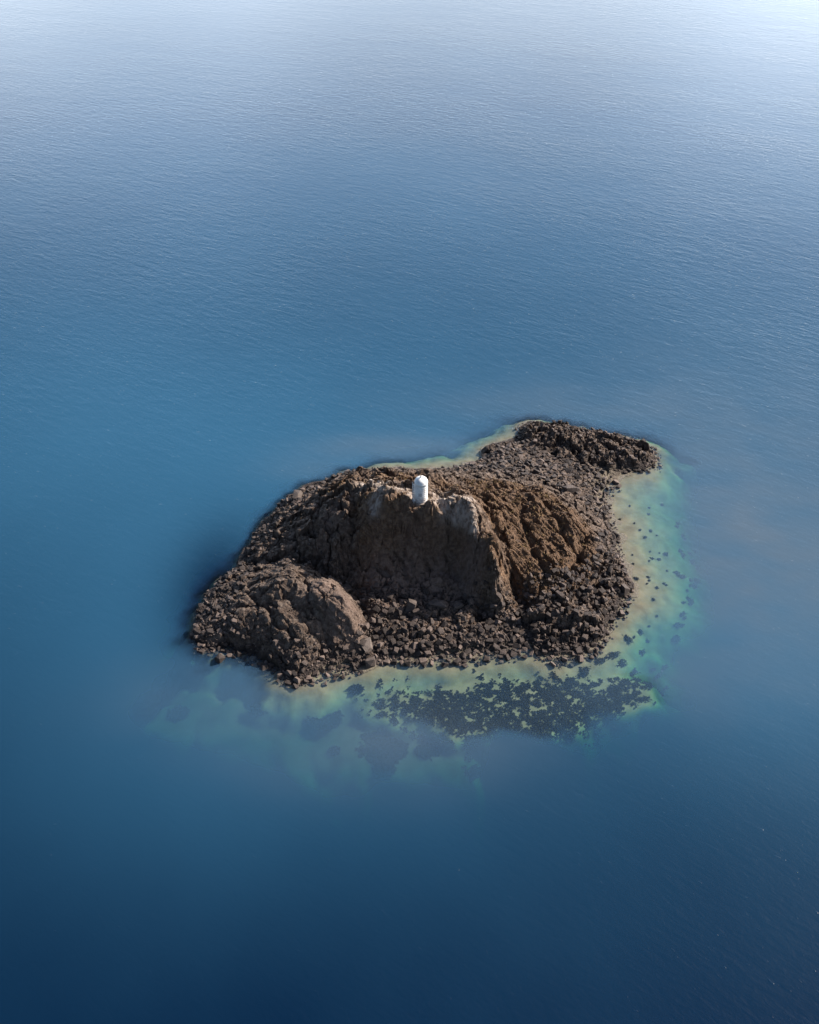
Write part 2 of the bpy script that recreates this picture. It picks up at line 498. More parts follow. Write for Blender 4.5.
def sea_material():
    t = NT('sea_water')
    d = t.attr('depth')
    g = t.n('ShaderNodeNewGeometry')
    p0 = t.pos()
    # Beer-Lambert: what of the bottom comes through
    comp = t.n('ShaderNodeCombineColor')
    inv = t.n('ShaderNodeCombineColor')
    big = t.math('ADD', t.attr('turbid'), t.math('MULTIPLY', t.math('SUBTRACT', t.noise(t.pos((1, .8, 1)), .014, 4, .55), .5), .35), clamp=True)  # turbid also carries the painted sky gradient and vignette
    sc = t.mix(big, SEA_SCATTER, SEA_TURBID_SKY)
    sc = t.mix(t.attr('murk'), sc, SEA_MURK_GLARE)
    cloud_and_light = t.math('ADD', t.attr('turbid'), t.attr('murk'))
    for i, k in enumerate(K_ABS):
        e = t.math('EXPONENT', t.math('MULTIPLY', d, t.math('SUBTRACT', -k, t.math('MULTIPLY', cloud_and_light, MILK))))
        t.l(e, comp.inputs[i])
        e2 = t.math('EXPONENT', t.math('MULTIPLY', d, t.math('SUBTRACT', -k * .5 - BACK, t.math('MULTIPLY', cloud_and_light, .9))))
        t.l(e2, inv.inputs[i])
    one = t.n('ShaderNodeMix', data_type='RGBA', blend_type='SUBTRACT')
    one.inputs[0].default_value = 1
    one.inputs[6].default_value = (1, 1, 1, 1)
    t.l(inv.outputs[0], one.inputs[7])
    mul = t.n('ShaderNodeMix', data_type='RGBA', blend_type='MULTIPLY')
    mul.inputs[0].default_value = 1
    t.l(one.outputs[2], mul.inputs[6])
    t.l(sc, mul.inputs[7])
    dif = t.n('ShaderNodeBsdfDiffuse', i_Color=mul.outputs[2])
    tra = t.n('ShaderNodeBsdfTransparent', i_Color=comp.outputs[0])
    body = t.n('ShaderNodeAddShader', i_0=dif.outputs[0], i_1=tra.outputs[0])
    # ripples: short crests, a little slanted
    w1 = t.noise(t.pos((.26, .80, 1), R(30), (3.3, 1.7, 2.43)), 1.0, 3, .5, .6)
    w2 = t.noise(t.pos((.60, 1.5, 1), R(43), (7.1, 5.2, 5.37)), 1.0, 3, .55, .5)
    w3 = t.noise(t.pos((1.9, 3.1, 1), R(19), (1.9, 8.8, 9.41)), 1.0, 3, .6, .4)
    gust = t.ramp(t.noise(t.pos((.02, .035, 1), R(20)), 1.0, 4, .55), .3, .7)
    h = t.math('ADD', t.math('MULTIPLY', w1, .55), t.math('ADD', t.math('MULTIPLY', w2, .36), t.math('MULTIPLY', w3, .17)))
    h = t.math('MULTIPLY', h, t.math('ADD', .65, t.math('MULTIPLY', gust, .5)))
    glint = t.ramp(t.noise(t.pos((1.1, 1.7, 1), R(33), (4.4, 2.9, 7.77)), 1.0, 2, .6, .3), .66, .80)
    h = t.math('ADD', h, t.math('MULTIPLY', glint, .19))
    nb = t.bump(h, 1.0, .118)
    gl = t.n('ShaderNodeBsdfGlossy', i_Roughness=.20, i_Normal=nb)
    # Schlick's Fresnel, the same from above and below (the built-in one blocks the sun on its way to the bottom)
    dt = t.n('ShaderNodeVectorMath', operation='DOT_PRODUCT')
    t.l(nb, dt.inputs[0])
    t.l(g.outputs['Incoming'], dt.inputs[1])
    c1 = t.math('SUBTRACT', 1.0, t.math('ABSOLUTE', dt.outputs['Value']), clamp=True)
    fr = t.math('ADD', .02, t.math('MULTIPLY', .98, t.math('POWER', c1, 5.0)))
    mx = t.n('ShaderNodeMixShader', i_0=fr, i_1=body.outputs[0], i_2=gl.outputs[0])
    return t.finish(mx.outputs[0])


def plain(name, col, rough=.6, var=.25, scale=4, bump=.0, spec=.4):
    t = NT(name)
    p = t.pos()
    n = t.noise(p, scale, 5, .65)
    c = t.mix(t.ramp(n, .3, .7), tuple(v * (1 - var) for v in col), tuple(min(1, v * (1 + var)) for v in col))
    b = t.n('ShaderNodeBsdfPrincipled', i_Roughness=rough, i_Base_Color=c)
    b.inputs['Specular IOR Level'].default_value = spec
    if bump:
        t.l(t.bump(n, 1.0, bump), b.inputs['Normal'])
    return t.finish(b.outputs[0])


def tower_material():
    t = NT('white_painted_masonry')
    p = t.pos()
    g = t.n('ShaderNodeNewGeometry')
    c = t.mix(t.ramp(t.noise(t.pos((3, 3, .8)), 1.0, 5, .65), .48, .75), (.80, .79, .77), (.52, .49, .47))
    c = t.mix(t.math('MULTIPLY', t.attr('grime'), t.ramp(t.noise(p, 3.5, 5, .7), .35, .6)), c, (.33, .27, .24))
    b = t.n('ShaderNodeBsdfPrincipled', i_Roughness=.7, i_Base_Color=c, i_Normal=t.bump(t.noise(p, 6, 4), .4, .05))
    return t.finish(b.outputs[0])


M_ROCK = rock_material()
M_BOULDER = boulder_material('boulder_stone', (.019, .0145, .0135), (.048, .0355, .031), (.122, .092, .079))
M_PALE = boulder_material('pale_stone', (.055, .043, .038), (.105, .083, .073), (.15, .122, .106))
M_SAND = seabed_material()
M_SEA = sea_material()
M_WEED = plain('dark_seaweed', (.015, .013, .009), 1.0, .5, 3, 0, 0.0)
M_WEED_DEEP = plain('deep_seaweed', (.008, .007, .006), 1.0, .5, 3, 0, 0.0)
M_GRASS = plain('dry_grass', (.20, .135, .06), .9, .45, 2)
M_TOWER = tower_material()
M_PLINTH = plain('weathered_concrete', (.24, .20, .17), .85, .3, 5, .04)
M_METAL = plain('galvanised_steel', (.42, .42, .42), .45, .2, 8)
M_HATCH = plain('grey_painted_hatch', (.45, .45, .46), .6, .2, 6)

# ------------------------------------------------------------------ the island
STEP = .14
x0, x1 = at(170, 690)[0] - 2, at(690, 430)[0] + 4
y0, y1 = at(400, 695)[1], at(560, 408)[1]
xs = np.arange(x0, x1, STEP)
ys = np.arange(y0, y1, STEP)
GX, GY = np.meshgrid(xs, ys)
GZ, MS = land(GX, GY)


def samp(A, x, y):
    fx = np.clip((np.asarray(x) - xs[0]) / STEP, 0, len(xs) - 1.01)
    fy = np.clip((np.asarray(y) - ys[0]) / STEP, 0, len(ys) - 1.01)
    i, j = fx.astype(int), fy.astype(int)
    u, v = fx - i, fy - j
    return (A[j, i] * (1 - u) + A[j, i + 1] * u) * (1 - v) + (A[j + 1, i] * (1 - u) + A[j + 1, i + 1] * u) * v


def spot(u, v, z, rx, ry=None, n=True):
    px, py = at(u, v, z)
    ry = ry or rx
    q = ((GX - px) / rx) ** 2 + ((GY - py) / ry) ** 2
    return np.exp(-q)


def spots(L):
    r = np.zeros_like(GX)
    for s in L:
        r = np.maximum(r, spot(*s))
    return r


gy_, gx_ = np.gradient(GZ, STEP)
slope = np.sqrt(gx_ ** 2 + gy_ ** 2)
guano_sunlit = spots([(421, 500, 13, 1.0), (434, 502, 12.6, 1.2), (445, 509, 12, 1.2), (457, 514, 12, .9), (466, 517, 12, 1.3), (472, 526, 11.5, 1.0), (385, 496, 12.2, 1.3), (366, 484, 11, 1.2),  # white guano, with the sunlit crest edges painted pale as well
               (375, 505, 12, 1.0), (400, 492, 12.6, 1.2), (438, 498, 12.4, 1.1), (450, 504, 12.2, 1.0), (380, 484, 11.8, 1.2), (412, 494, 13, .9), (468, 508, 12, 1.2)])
guano_sunlit = np.clip(guano_sunlit * 1.3, 0, 1) * .9 * sstep(9.3, 11.2, GZ)
warm = spots([(492, 556, 8, 2.0), (487, 545, 9, 1.8), (478, 540, 9, 1.4), (405, 478, 10, 3), (385, 478, 9, 3), (450, 486, 11, 3), (345, 485, 8, 3),
              (470, 500, 9.5, 4), (490, 520, 8, 3), (500, 575, 5, 1.6), (430, 548, 6, 5), (390, 545, 6, 4), (465, 548, 7, 3)]) * .9
warm = np.maximum(warm, MS['cliff'] * .75)
turf = MS['turf'] * .9
slab = np.clip(MS['cliff'] * spots([(380, 590, 3, 4), (410, 592, 3, 5), (445, 592, 3, 5), (470, 590, 3, 4)]) * 1.4, 0, 1)  # grey slabs at the cliff foot, tone raised to stand in for bounced light
slab = np.maximum(slab, .9 * spots([(345, 603, 6, 2.6), (325, 590, 6, 2.4), (338, 622, 4, 2.0), (330, 522, 7.5, 1.4), (318, 508, 6, 1.2), (300, 497, 4, 1.3), (352, 640, 2, 1.4)]))  # sunlit ribs and outcrop flank painted paler with the slab tone
wob = fbm(GX / 2, GY / 2, 77, 3)
wet = np.clip(1 - sstep(.3, 1.3, GZ + .45 * wob), 0, 1) * (1 - .5 * MS['flat'])
sandm = spots([(608, 484, .4, 3.2, 4.5), (604, 500, .3, 2.2, 3.0), (585, 478, 1, 2.5)]) * sstep(1.3, .6, GZ)
sandm = np.clip(sandm * 1.2, 0, 1) * .85
under = (GZ < -.02)
und_sand = np.where(under, 1 - MS['stony'], 0)
sandm = np.maximum(sandm, und_sand)

# push the rock about sideways a little so that ledges overhang
nz = 1 / np.sqrt(1 + slope ** 2)
push = .22 * fbm(GX / 1.1 + GZ, GY / 1.1 - GZ, 55, 3) * sstep(.3, 1.2, GZ) * np.clip(slope, 0, 1.2)
VX = GX - gx_ * nz * push
VY = GY - gy_ * nz * push
V = np.stack([VX, VY, GZ], -1).reshape(-1, 3)
FACES = grid_faces(len(xs), len(ys))
fz = GZ.ravel()[FACES].max(1)
cls_val = np.zeros(GX.shape, int)
cls_val[MS['knoll'] > .5] = 1
cls_val[MS['outcrop'] > .5] = 2
cls_val[MS['reef'] > .5] = 3
fc = cls_val.ravel()[FACES].max(1)
ATT = {'warm': warm, 'turf': turf, 'slab': slab, 'guano_sunlit': guano_sunlit, 'wet': wet, 'sand': sandm}


def piece(name, sel):
    f = FACES[sel]
    used, invv = np.unique(f, return_inverse=True)
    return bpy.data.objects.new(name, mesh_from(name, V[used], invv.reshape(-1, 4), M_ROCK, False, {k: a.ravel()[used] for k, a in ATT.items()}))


keep = fz > -.06
o = link(piece('island_ground', keep & (fc == 0)))
tag(o, 'low brown stony ground of the island between its rock knoll and the sea', kind='structure')
o = link(piece('rock_knoll', keep & (fc == 1)))
tag(o, 'highest brown rock knoll with the shaded hollow cliff, carrying the white beacon', 'rock knoll')
o = link(piece('rock_outcrop', keep & (fc == 2)))
tag(o, 'low rounded rock outcrop in front of the knoll at the pointed end of the island', 'rock outcrop')
o = link(piece('rock_reef', keep & (fc == 3)))
tag(o, 'long jagged dark reef pointing into the sea beyond the stony flat', 'reef')

# ------------------------------------------------------------------ seabed and sea


def axis(lo, hi, step, far, k=1.18):
    a = list(np.arange(lo, hi + step * .5, step))
    s, p = step, a[-1]
    up = []
    while p < far:
        s *= k
        p += s
        up.append(p)
    s, p = step, a[0]
    dn = []
    while p > -far:
        s *= k
        p -= s
        dn.append(p)
    return np.array(dn[::-1] + a + up)


ax = axis(-75, 75, .45, 6000)
ay = axis(-50, 50, .45, 6000)
SX, SY = np.meshgrid(ax, ay)
SZ, SMK = land(SX, SY, False)
sea_depth = np.clip(-SZ, 0, 60)
bed = np.where(SMK['sd'] > 0, -.6, SZ - .05)
bed = np.where(SMK['sd'] > 1.2, -1.5, bed)
stony = SMK['stony'] * sstep(-9, -4, SMK['sd'])
for u, v, z, rx, ry in [ (230, 600, 0, 6, 12), (205, 640, 0, 6, 6), (675, 460, -1, 4, 2), (270, 500, -1, 6, 5)]:  # dark stone bottom, also deepening the painted shadow band off the left shore
    px, py = at(u, v, z)
    stony = np.maximum(stony, np.exp(-((SX - px) / rx) ** 2 - ((SY - py) / ry) ** 2))
sf = grid_faces(len(ax), len(ay))
murk = np.zeros_like(SX)  # silty water; its right-hand spots paint the sun-side sky glare
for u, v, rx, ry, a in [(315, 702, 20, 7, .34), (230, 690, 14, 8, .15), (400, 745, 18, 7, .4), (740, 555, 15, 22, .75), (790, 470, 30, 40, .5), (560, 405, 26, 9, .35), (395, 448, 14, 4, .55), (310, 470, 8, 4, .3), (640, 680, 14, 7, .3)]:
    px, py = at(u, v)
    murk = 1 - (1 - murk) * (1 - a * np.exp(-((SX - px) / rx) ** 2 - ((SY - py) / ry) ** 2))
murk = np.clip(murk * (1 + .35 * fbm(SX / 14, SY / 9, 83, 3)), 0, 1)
turbid = np.full_like(SX, .0)          # milky water, with sky gradient and vignette painted into its tone
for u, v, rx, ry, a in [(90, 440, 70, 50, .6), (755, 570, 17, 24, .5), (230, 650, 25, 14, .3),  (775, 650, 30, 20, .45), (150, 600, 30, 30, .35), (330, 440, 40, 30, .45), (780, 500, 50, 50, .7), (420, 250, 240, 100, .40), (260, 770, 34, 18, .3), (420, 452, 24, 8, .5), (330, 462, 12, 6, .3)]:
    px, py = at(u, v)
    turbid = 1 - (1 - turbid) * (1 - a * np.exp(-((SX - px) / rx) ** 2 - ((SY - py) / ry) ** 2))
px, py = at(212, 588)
turbid *= 1 - .85 * np.exp(-((SX - px) / 6) ** 2 - ((SY - py) / 13) ** 2)       # shadow band along the left shore, darkened into the water tone
silt = np.zeros_like(SX)
for u, v, rx, ry in [(330, 725, 24, 12), (400, 745, 22, 13), (250, 705, 18, 10), (500, 750, 26, 8), (170, 700, 16, 12), (300, 800, 40, 16), (600, 735, 20, 8)]:
    px, py = at(u, v)
    silt = np.maximum(silt, sstep(-.9, -1.8, SZ) * sstep(1.3, .55, np.sqrt(((SX - px) / rx) ** 2 + ((SY - py) / ry) ** 2) + .18 * fbm(SX / 4, SY / 4, 81, 3)))
o = link(bpy.data.objects.new('seabed', mesh_from('seabed', np.stack([SX, SY, bed], -1).reshape(-1, 3), sf, M_SAND, True, {'stony': np.clip(stony * 1.2, 0, 1), 'silt': silt})))
tag(o, 'pale sandy seabed shelving away round the island', kind='structure')
o = link(bpy.data.objects.new('sea', mesh_from('sea', np.stack([SX, SY, np.zeros_like(SX)], -1).reshape(-1, 3), sf, M_SEA, True, {'depth': sea_depth, 'turbid': turbid, 'murk': murk})))  # turbid and murk also carry the painted sky light
tag(o, 'calm rippled blue sea, clear and green over the shallows', kind='structure')

# ------------------------------------------------------------------ boulders


def rock_mesh(name, seed, n=16, mat=None, stretch=(1, .8, .65)):
    rs = random.Random(seed)
    bm = bmesh.new()
    pts = [Vector((a * rs.uniform(.35, .95), b * rs.uniform(.35, .95), c * rs.uniform(.35, .95))) for a in (-1, 1) for b in (-1, 1) for c in (-1, 1)]
    pts += [Vector((rs.gauss(0, 1), rs.gauss(0, 1), rs.gauss(0, 1))).normalized() * rs.uniform(.8, 1.05) for i in range(n)]
    for v in pts:
        bm.verts.new((v.x * stretch[0], v.y * stretch[1], v.z * stretch[2]))
    r = bmesh.ops.convex_hull(bm, input=bm.verts)
    bmesh.ops.delete(bm, geom=[g for g in r['geom_interior'] if isinstance(g, bmesh.types.BMVert)], context='VERTS')
    bmesh.ops.bevel(bm, geom=bm.edges[:], offset=.035, segments=1, affect='EDGES', profile=.5)
    bmesh.ops.triangulate(bm, faces=bm.faces[:])
    me = bpy.data.meshes.new(name)
    bm.to_mesh(me)
    bm.free()
    if mat:
        me.materials.append(mat)
    return me


ROCKS = [rock_mesh('boulder', 100 + i, random.Random(i).randint(3, 7), M_BOULDER,
                   (1, random.Random(i + 50).uniform(.65, .95), random.Random(i + 90).uniform(.5, .85))) for i in range(16)]
ROCK_V = []
for me in ROCKS:
    c = np.empty(len(me.vertices) * 3, np.float32)
    me.vertices.foreach_get('co', c)
    f = np.array([p.vertices[:] for p in me.polygons], np.int32)
    ROCK_V.append((c.reshape(-1, 3), f))

Z = lambda L, z: [at(u, v, z) for u, v in L]
ZONES = [  # name, polygon, how many, smallest, largest radius, label
    ('scree', P_SCREE, 4200, .20, .95, 'dark brown boulder in the scree between the shaded cliff and the front shallows'),
    ('right', P_RIGHT, 2500, .22, .95, 'jagged brown boulder on the rough slope above the front corner of the sandy shallows'),
    ('shore', Z([(598, 480), (608, 500), (618, 530), (622, 560), (634, 585), (622, 606), (604, 590), (604, 560), (600, 530), (590, 505), (582, 495)], 1), 600, .2, .7,
     'dark boulder along the shore beside the broad green shallows'),
    ('flat', P_FLAT, 2600, .14, .95, 'small brown boulder on the stony flat between knoll and reef'),
    ('reef', P_REEF, 1800, .18, .7, 'dark angular boulder lying on the jagged reef'),
    ('tip', Z([(188, 640), (200, 605), (222, 575), (245, 560), (250, 575), (232, 600), (228, 625), (250, 640), (290, 652), (330, 652), (362, 650), (362, 664), (330, 672), (292, 682), (270, 668), (240, 654), (205, 652)], 1), 2000, .2, .85,
     'near-black boulder heaped at the foot of the rock outcrop by the water'),
    ('back', Z([(245, 556), (262, 520), (285, 494), (310, 482), (345, 472), (372, 467), (430, 467), (462, 464), (465, 474), (420, 474), (370, 478), (335, 486), (305, 500), (282, 522), (264, 556)], 2), 1100, .18, .75,
     'brown boulder along the far water edge behind the knoll'),
    ('gully', Z([(262, 556), (300, 558), (330, 566), (356, 588), (370, 598), (366, 612), (352, 592), (326, 575), (300, 566), (270, 572)], 3), 260, .2, .6,
     'shaded boulder in the gully between the knoll and the rock outcrop'),
]
cands = []
for zi, (zn, poly, cnt, rmin, rmax, lab) in enumerate(ZONES):
    P = np.array(poly)
    lo, hi = P.min(0), P.max(0)
    got = 0
    while got < cnt:
        x = RNG.uniform(lo[0], hi[0], 4000)
        y = RNG.uniform(lo[1], hi[1], 4000)
        s = poly_sd(x, y, poly)
        gz = samp(GZ, x, y)
        u = RNG.random(4000)
        rad = .68 * (rmin + (rmax - rmin) * u ** 6)
        ok = (s > -1.3 * RNG.random(4000) ** 2) & (gz > -.5)
        for i in np.where(ok)[0]:
            if got >= cnt:
                break
            cands.append((float(rad[i]), zi, float(x[i]), float(y[i]), float(gz[i])))
            got += 1
cands.sort(reverse=True)
# thin out big ones that sit in one another
placed, cell = [], {}
for c in cands:
    r, zi, x, y, z = c
    k = (int(x // 2), int(y // 2))
    bad = False
    for i in (-1, 0, 1):
        for j in (-1, 0, 1):
            for (r2, x2, y2) in cell.get((k[0] + i, k[1] + j), ()):
                if (x - x2) ** 2 + (y - y2) ** 2 < (.62 * (r + r2)) ** 2:
                    bad = True
    if not bad:
        cell.setdefault(k, []).append((r, x, y))
        placed.append(c)

# boulders of their own, told apart one by one
NOTABLE = [  # u, v, z, radius, mesh, stretch, label, material
    (218, 659, .2, 1.05, 3, (.8, .8, 1.5), 'tall dark rock standing alone in the water off the pointed end of the island', M_BOULDER),
    (192, 662, -.1, .6, 7, (1, 1, .8), 'small dark rock barely awash off the pointed end of the island', M_BOULDER),
    (371, 664, .2, .85, 5, (1, .9, 1.2), 'pale sided boulder at the water edge beside the foot of the rock outcrop', M_PALE),
    (457, 662, .05, .75, 9, (1, 1, .9), 'larger of two dark rocks lying on the sand in the front shallows', M_BOULDER),
    (465, 665, .0, .5, 2, (1, 1, .8), 'smaller of two dark rocks lying on the sand in the front shallows', M_BOULDER),
    (412, 608, 2.3, 1.15, 4, (.7, .7, 1.5), 'upright slab of rock standing on end at the top of the scree', M_PALE),
    (438, 606, 2.3, 1.3, 11, (1.2, .8, .8), 'long pale boulder leaning at the top of the scree under the cliff', M_PALE),
    (457, 604, 2.2, .95, 6, (1, 1, 1), 'pale brown rounded boulder at the foot of the cliff near the buttress', M_PALE),
    (366, 645, 1.2, 1.5, 8, (.9, .8, 1.1), 'big pale boulder where the scree meets the rock outcrop', M_PALE),
    (345, 586, 3.2, 1.1, 12, (1, 1, .8), 'grey boulder wedged in the gully behind the rock outcrop', M_BOULDER),
    (570, 491, 2.6, 1.15, 13, (1.2, .9, 1.1), 'big dark block standing where the brown slope meets the stony flat', M_BOULDER),
    (297, 493, 3.4, 1.3, 10, (1.1, .8, 1.0), 'pale block perched on the far shoulder of the knoll', M_PALE),
    (625, 590, .9, 1.0, 14, (.9, .8, 1.3), 'leaning dark boulder at the outermost corner of the island by the green shallows', M_BOULDER),
]
made = 0
for (u, v, z, r, mi, st, lab, mat) in NOTABLE:
    x, y = at(u, v, z)
    me = ROCKS[mi].copy()
    me.materials.clear()
    me.materials.append(mat)
    o = link(bpy.data.objects.new('boulder', me))
    gz = float(samp(GZ, x, y))
    o.location = (x, y, max(gz, -.5) + r * .25 * st[2])
    o.scale = tuple(r * s for s in st)
    o.rotation_euler = (random.uniform(-.25, .25), random.uniform(-.25, .25), random.uniform(0, 6.3))
    tag(o, lab, 'boulder')
    made += 1
TOP = 300 - made
for c in placed[:TOP]:
    r, zi, x, y, z = c
    o = link(bpy.data.objects.new('boulder', ROCKS[RNG.integers(len(ROCKS))]))
    o.location = (x, y, z + r * .12)
    o.scale = (r * random.uniform(.9, 1.2), r * random.uniform(.8, 1.05), r * random.uniform(.8, 1.15))
    o.rotation_euler = (random.uniform(-.6, .6), random.uniform(-.6, .6), random.uniform(0, 6.3))
    tag(o, ZONES[zi][5], 'boulder', 'boulders: ' + ZONES[zi][0] + ' of the island')
vs, fs, off = [], [], 0
for c in placed[TOP:]:
    r, zi, x, y, z = c
    v, f = ROCK_V[RNG.integers(len(ROCKS))]
    a, b = RNG.uniform(0, 6.3), RNG.uniform(-.7, .7)
    ca, sa, cb, sb = math.cos(a), math.sin(a), math.cos(b), math.sin(b)
    m = np.array([[ca, -sa, 0], [sa, ca, 0], [0, 0, 1]]) @ np.array([[1, 0, 0], [0, cb, -sb], [0, sb, cb]])
    q = (v * (r * RNG.uniform(.85, 1.2, 3))) @ m.T + (x, y, z + r * .15)
    vs.append(q)
    fs.append(f + off)
    off += len(v)
o = link(bpy.data.objects.new('stone_rubble', mesh_from('stone_rubble', np.concatenate(vs), np.concatenate(fs), M_BOULDER)))
tag(o, 'loose smaller stones strewn between the boulders all round the island', 'stones', kind='stuff')

# ------------------------------------------------------------------ seaweed


def weed_mesh(seed, n, rad, h):
    rg = np.random.default_rng(seed)
    vs, fs = [], []
    for i in range(n):
        rr = rad * math.sqrt(rg.random()) * (.75 + .25 * math.sin(3 * rg.random() * 6.28))
        a = rg.random() * 6.283
        x, y = rr * math.cos(a), rr * math.sin(a)
        b = rg.random() * 6.283
        L, w, t = h * rg.uniform(.5, 1.3), .075 * rg.uniform(.7, 1.5), rg.uniform(.5, 1.4)
        dx, dy = math.cos(b), math.sin(b)
        k = len(vs)
        for s in (0, .5, 1):
            ww = w * (1 - .7 * s * s) * (1.6 if s == .5 else 1)
            px, py, pz = x + dx * L * s * math.sin(t * s + .3), y + dy * L * s * math.sin(t * s + .3), L * s * math.cos(t * s + .3) * .8
            vs += [(px - dy * ww, py + dx * ww, pz), (px + dy * ww, py - dx * ww, pz)]
        fs += [(k, k + 1, k + 3, k + 2), (k + 2, k + 3, k + 5, k + 4)]
    return vs, fs


def bed_z(x, y):
    z, m = land(np.array([x]), np.array([y]), False)
    return float(z[0])


WV, WF = {}, {}
WEED = []
for i in range(6):
    v, f = weed_mesh(300 + i, 90, 1.0, .5)
    WEED.append(mesh_from('seaweed_patch', v, f, M_WEED))
# (u, v, radius m, label or None)
PATCH = [
    (382, 741, 2.9, 'largest round dark seaweed patch, alone in the blue water off the front shore'),
    (325, 716, 1.9, 'dark seaweed patch beside the rocks of the outcrop, off its front shore'),
    (176, 703, 1.3, 'dark seaweed patch farthest out beyond the pointed end of the island'),
    (427, 746, 1.2, 'small dark seaweed patch between the round patch and the front weed bed'),
    (258, 706, 1.0, 'faint small seaweed patch off the front shore below the pointed end'),
    (356, 690, .9, 'small dark seaweed patch close in by the front shore of the outcrop'),
    (384, 764, 1.2, 'faint seaweed patch just seaward of the largest round patch'),
    (334, 745, .7, 'tiny faint seaweed patch shoreward and aside of the largest round patch'),
    (470, 758, 1.3, 'faint seaweed patch at the deep edge of the front weed bed'),
]
for (u, v, r, lab) in PATCH:
    x, y = at(u, v, -1)
    me = mesh_from('seaweed_patch', *weed_mesh(int(u), int(420 * r * r + 200), 1.0, .5 / max(r, 1)), M_WEED_DEEP)
    o = link(bpy.data.objects.new('seaweed_patch', me))
    o.location = (x, y, bed_z(x, y) - .06)
    o.scale = (r * 1.1, r * .95, max(r, 1))
    tag(o, lab, 'seaweed')
rs = random.Random(5)
dots = []
for k in range(46):      # the broken line of weed along the outer edge of the green water
    s = rs.random()
    pts = [(682, 520), (690, 550), (690, 580), (684, 610), (676, 640), (655, 672), (640, 690)]
    q = s * (len(pts) - 1)
    i = min(int(q), len(pts) - 2)
    u = pts[i][0] + (pts[i + 1][0] - pts[i][0]) * (q - i) + rs.gauss(0, 7)
    v = pts[i][1] + (pts[i + 1][1] - pts[i][1]) * (q - i) + rs.gauss(0, 7)
    dots.append((u, v, rs.uniform(.3, .7), 'small dark seaweed tuft along the outer edge of the green shallows', 'seaweed tufts: outer edge of the shallows'))
for k in range(34):
    dots.append((rs.uniform(618, 668), rs.uniform(500, 640), rs.uniform(.18, .42), 'little brown seaweed tuft scattered on sand inside the green shallows', 'seaweed tufts: sand of the green shallows'))
for (u, v, r) in [(612, 656, .9), (620, 662, 1.0), (633, 668, 1.0), (642, 650, .7), (600, 662, .8), (585, 672, .9), (560, 664, 1.1), (570, 680, 1.0), (595, 684, .7), (640, 630, .6), (628, 640, .7), (648, 636, .5), (615, 690, .8), (655, 660, .6)]:
    dots.append((u, v, r, 'dark bushy seaweed clump off the front corner of the island', 'seaweed clumps: off the front corner'))
for (u, v, r, lab, grp) in dots:
    x, y = at(u, v, -.7)
    z = bed_z(x, y)
    if z > -.05:
        continue
    o = link(bpy.data.objects.new('seaweed_patch', WEED[rs.randrange(6)]))
    o.location = (x, y, z - .05)
    o.scale = (r * rs.uniform(.8, 1.4), r * rs.uniform(.7, 1.1), .7)
    o.rotation_euler = (0, 0, rs.uniform(0, 6.3))
    tag(o, lab, 'seaweed', grp)
# the weed bed off the front shore
vs, fs, off = [], [], 0
P_BED = Z([(365, 708), (400, 700), (440, 696), (470, 692), (520, 684), (560, 688), (600, 690), (635, 690), (645, 708), (605, 728), (565, 746), (520, 752), (470, 746), (430, 734), (390, 718)], -1.5)
Pb = np.array(P_BED)
bx, by = RNG.uniform(Pb[:, 0].min() - 2, Pb[:, 0].max() + 2, 13000), RNG.uniform(Pb[:, 1].min() - 2, Pb[:, 1].max() + 2, 13000)
dens = fbm(bx / 1.1, by / .9, 91, 4, .75) + .5 * fbm(bx / 5, by / 5, 92, 2) + np.clip(poly_sd(bx, by, P_BED), -3, 2) * .24
okb = (dens > .40) & (poly_sd(bx, by, P_BED) > -3)
bz, _ = land(bx, by, False)
for i in np.where(okb)[0]:
    v, f = WEED[0], None
    vv, ff = weed_mesh(int(i), 5, .38, .34)
    vs.append(np.array(vv) + (bx[i], by[i], min(bz[i], -.2) - .05))
    fs.append(np.array(ff) + off)
    off += len(vv)
o = link(bpy.data.objects.new('seaweed_bed', mesh_from('seaweed_bed', np.concatenate(vs), np.concatenate(fs), M_WEED)))
tag(o, 'broken dark bed of seaweed under the water off the front shore', 'seaweed', kind='stuff')

# ------------------------------------------------------------------ dry grass on the slopes
n = 60000
gx, gyy = RNG.uniform(x0, x1, n), RNG.uniform(y0, y1, n)
gz = samp(GZ, gx, gyy)
den = samp(MS['turf'], gx, gyy) * .55 + samp(warm, gx, gyy) * .35 * (samp(GZ, gx, gyy) > 6.5)
den = den * sstep(-.35, .35, fbm(gx / 1.8, gyy / 1.8, 61, 3)) * sstep(1.9, .9, samp(slope, gx, gyy))
kk = np.where((RNG.random(n) < den) & (gz > 2.2))[0]
vs, fs, off = [], [], 0
for i in kk:
    for b in range(4):
        a = RNG.uniform(0, 6.3)
        L, w, lean = RNG.uniform(.14, .34), RNG.uniform(.03, .06), RNG.uniform(.1, .3)
        px, py = gx[i] + RNG.uniform(-.15, .15), gyy[i] + RNG.uniform(-.15, .15)
        dx, dy = math.cos(a), math.sin(a)
        vs += [(px - dy * w, py + dx * w, gz[i] - .1), (px + dy * w, py - dx * w, gz[i] - .1), (px + dx * lean, py + dy * lean, gz[i] + L)]
        fs.append((off, off + 1, off + 2))
        off += 3
o = link(bpy.data.objects.new('dry_grass', mesh_from('dry_grass', vs, fs, M_GRASS)))
tag(o, 'short dry brown grass on the knoll top and the slope behind the buttress', 'grass', kind='stuff')

# ------------------------------------------------------------------ the beacon


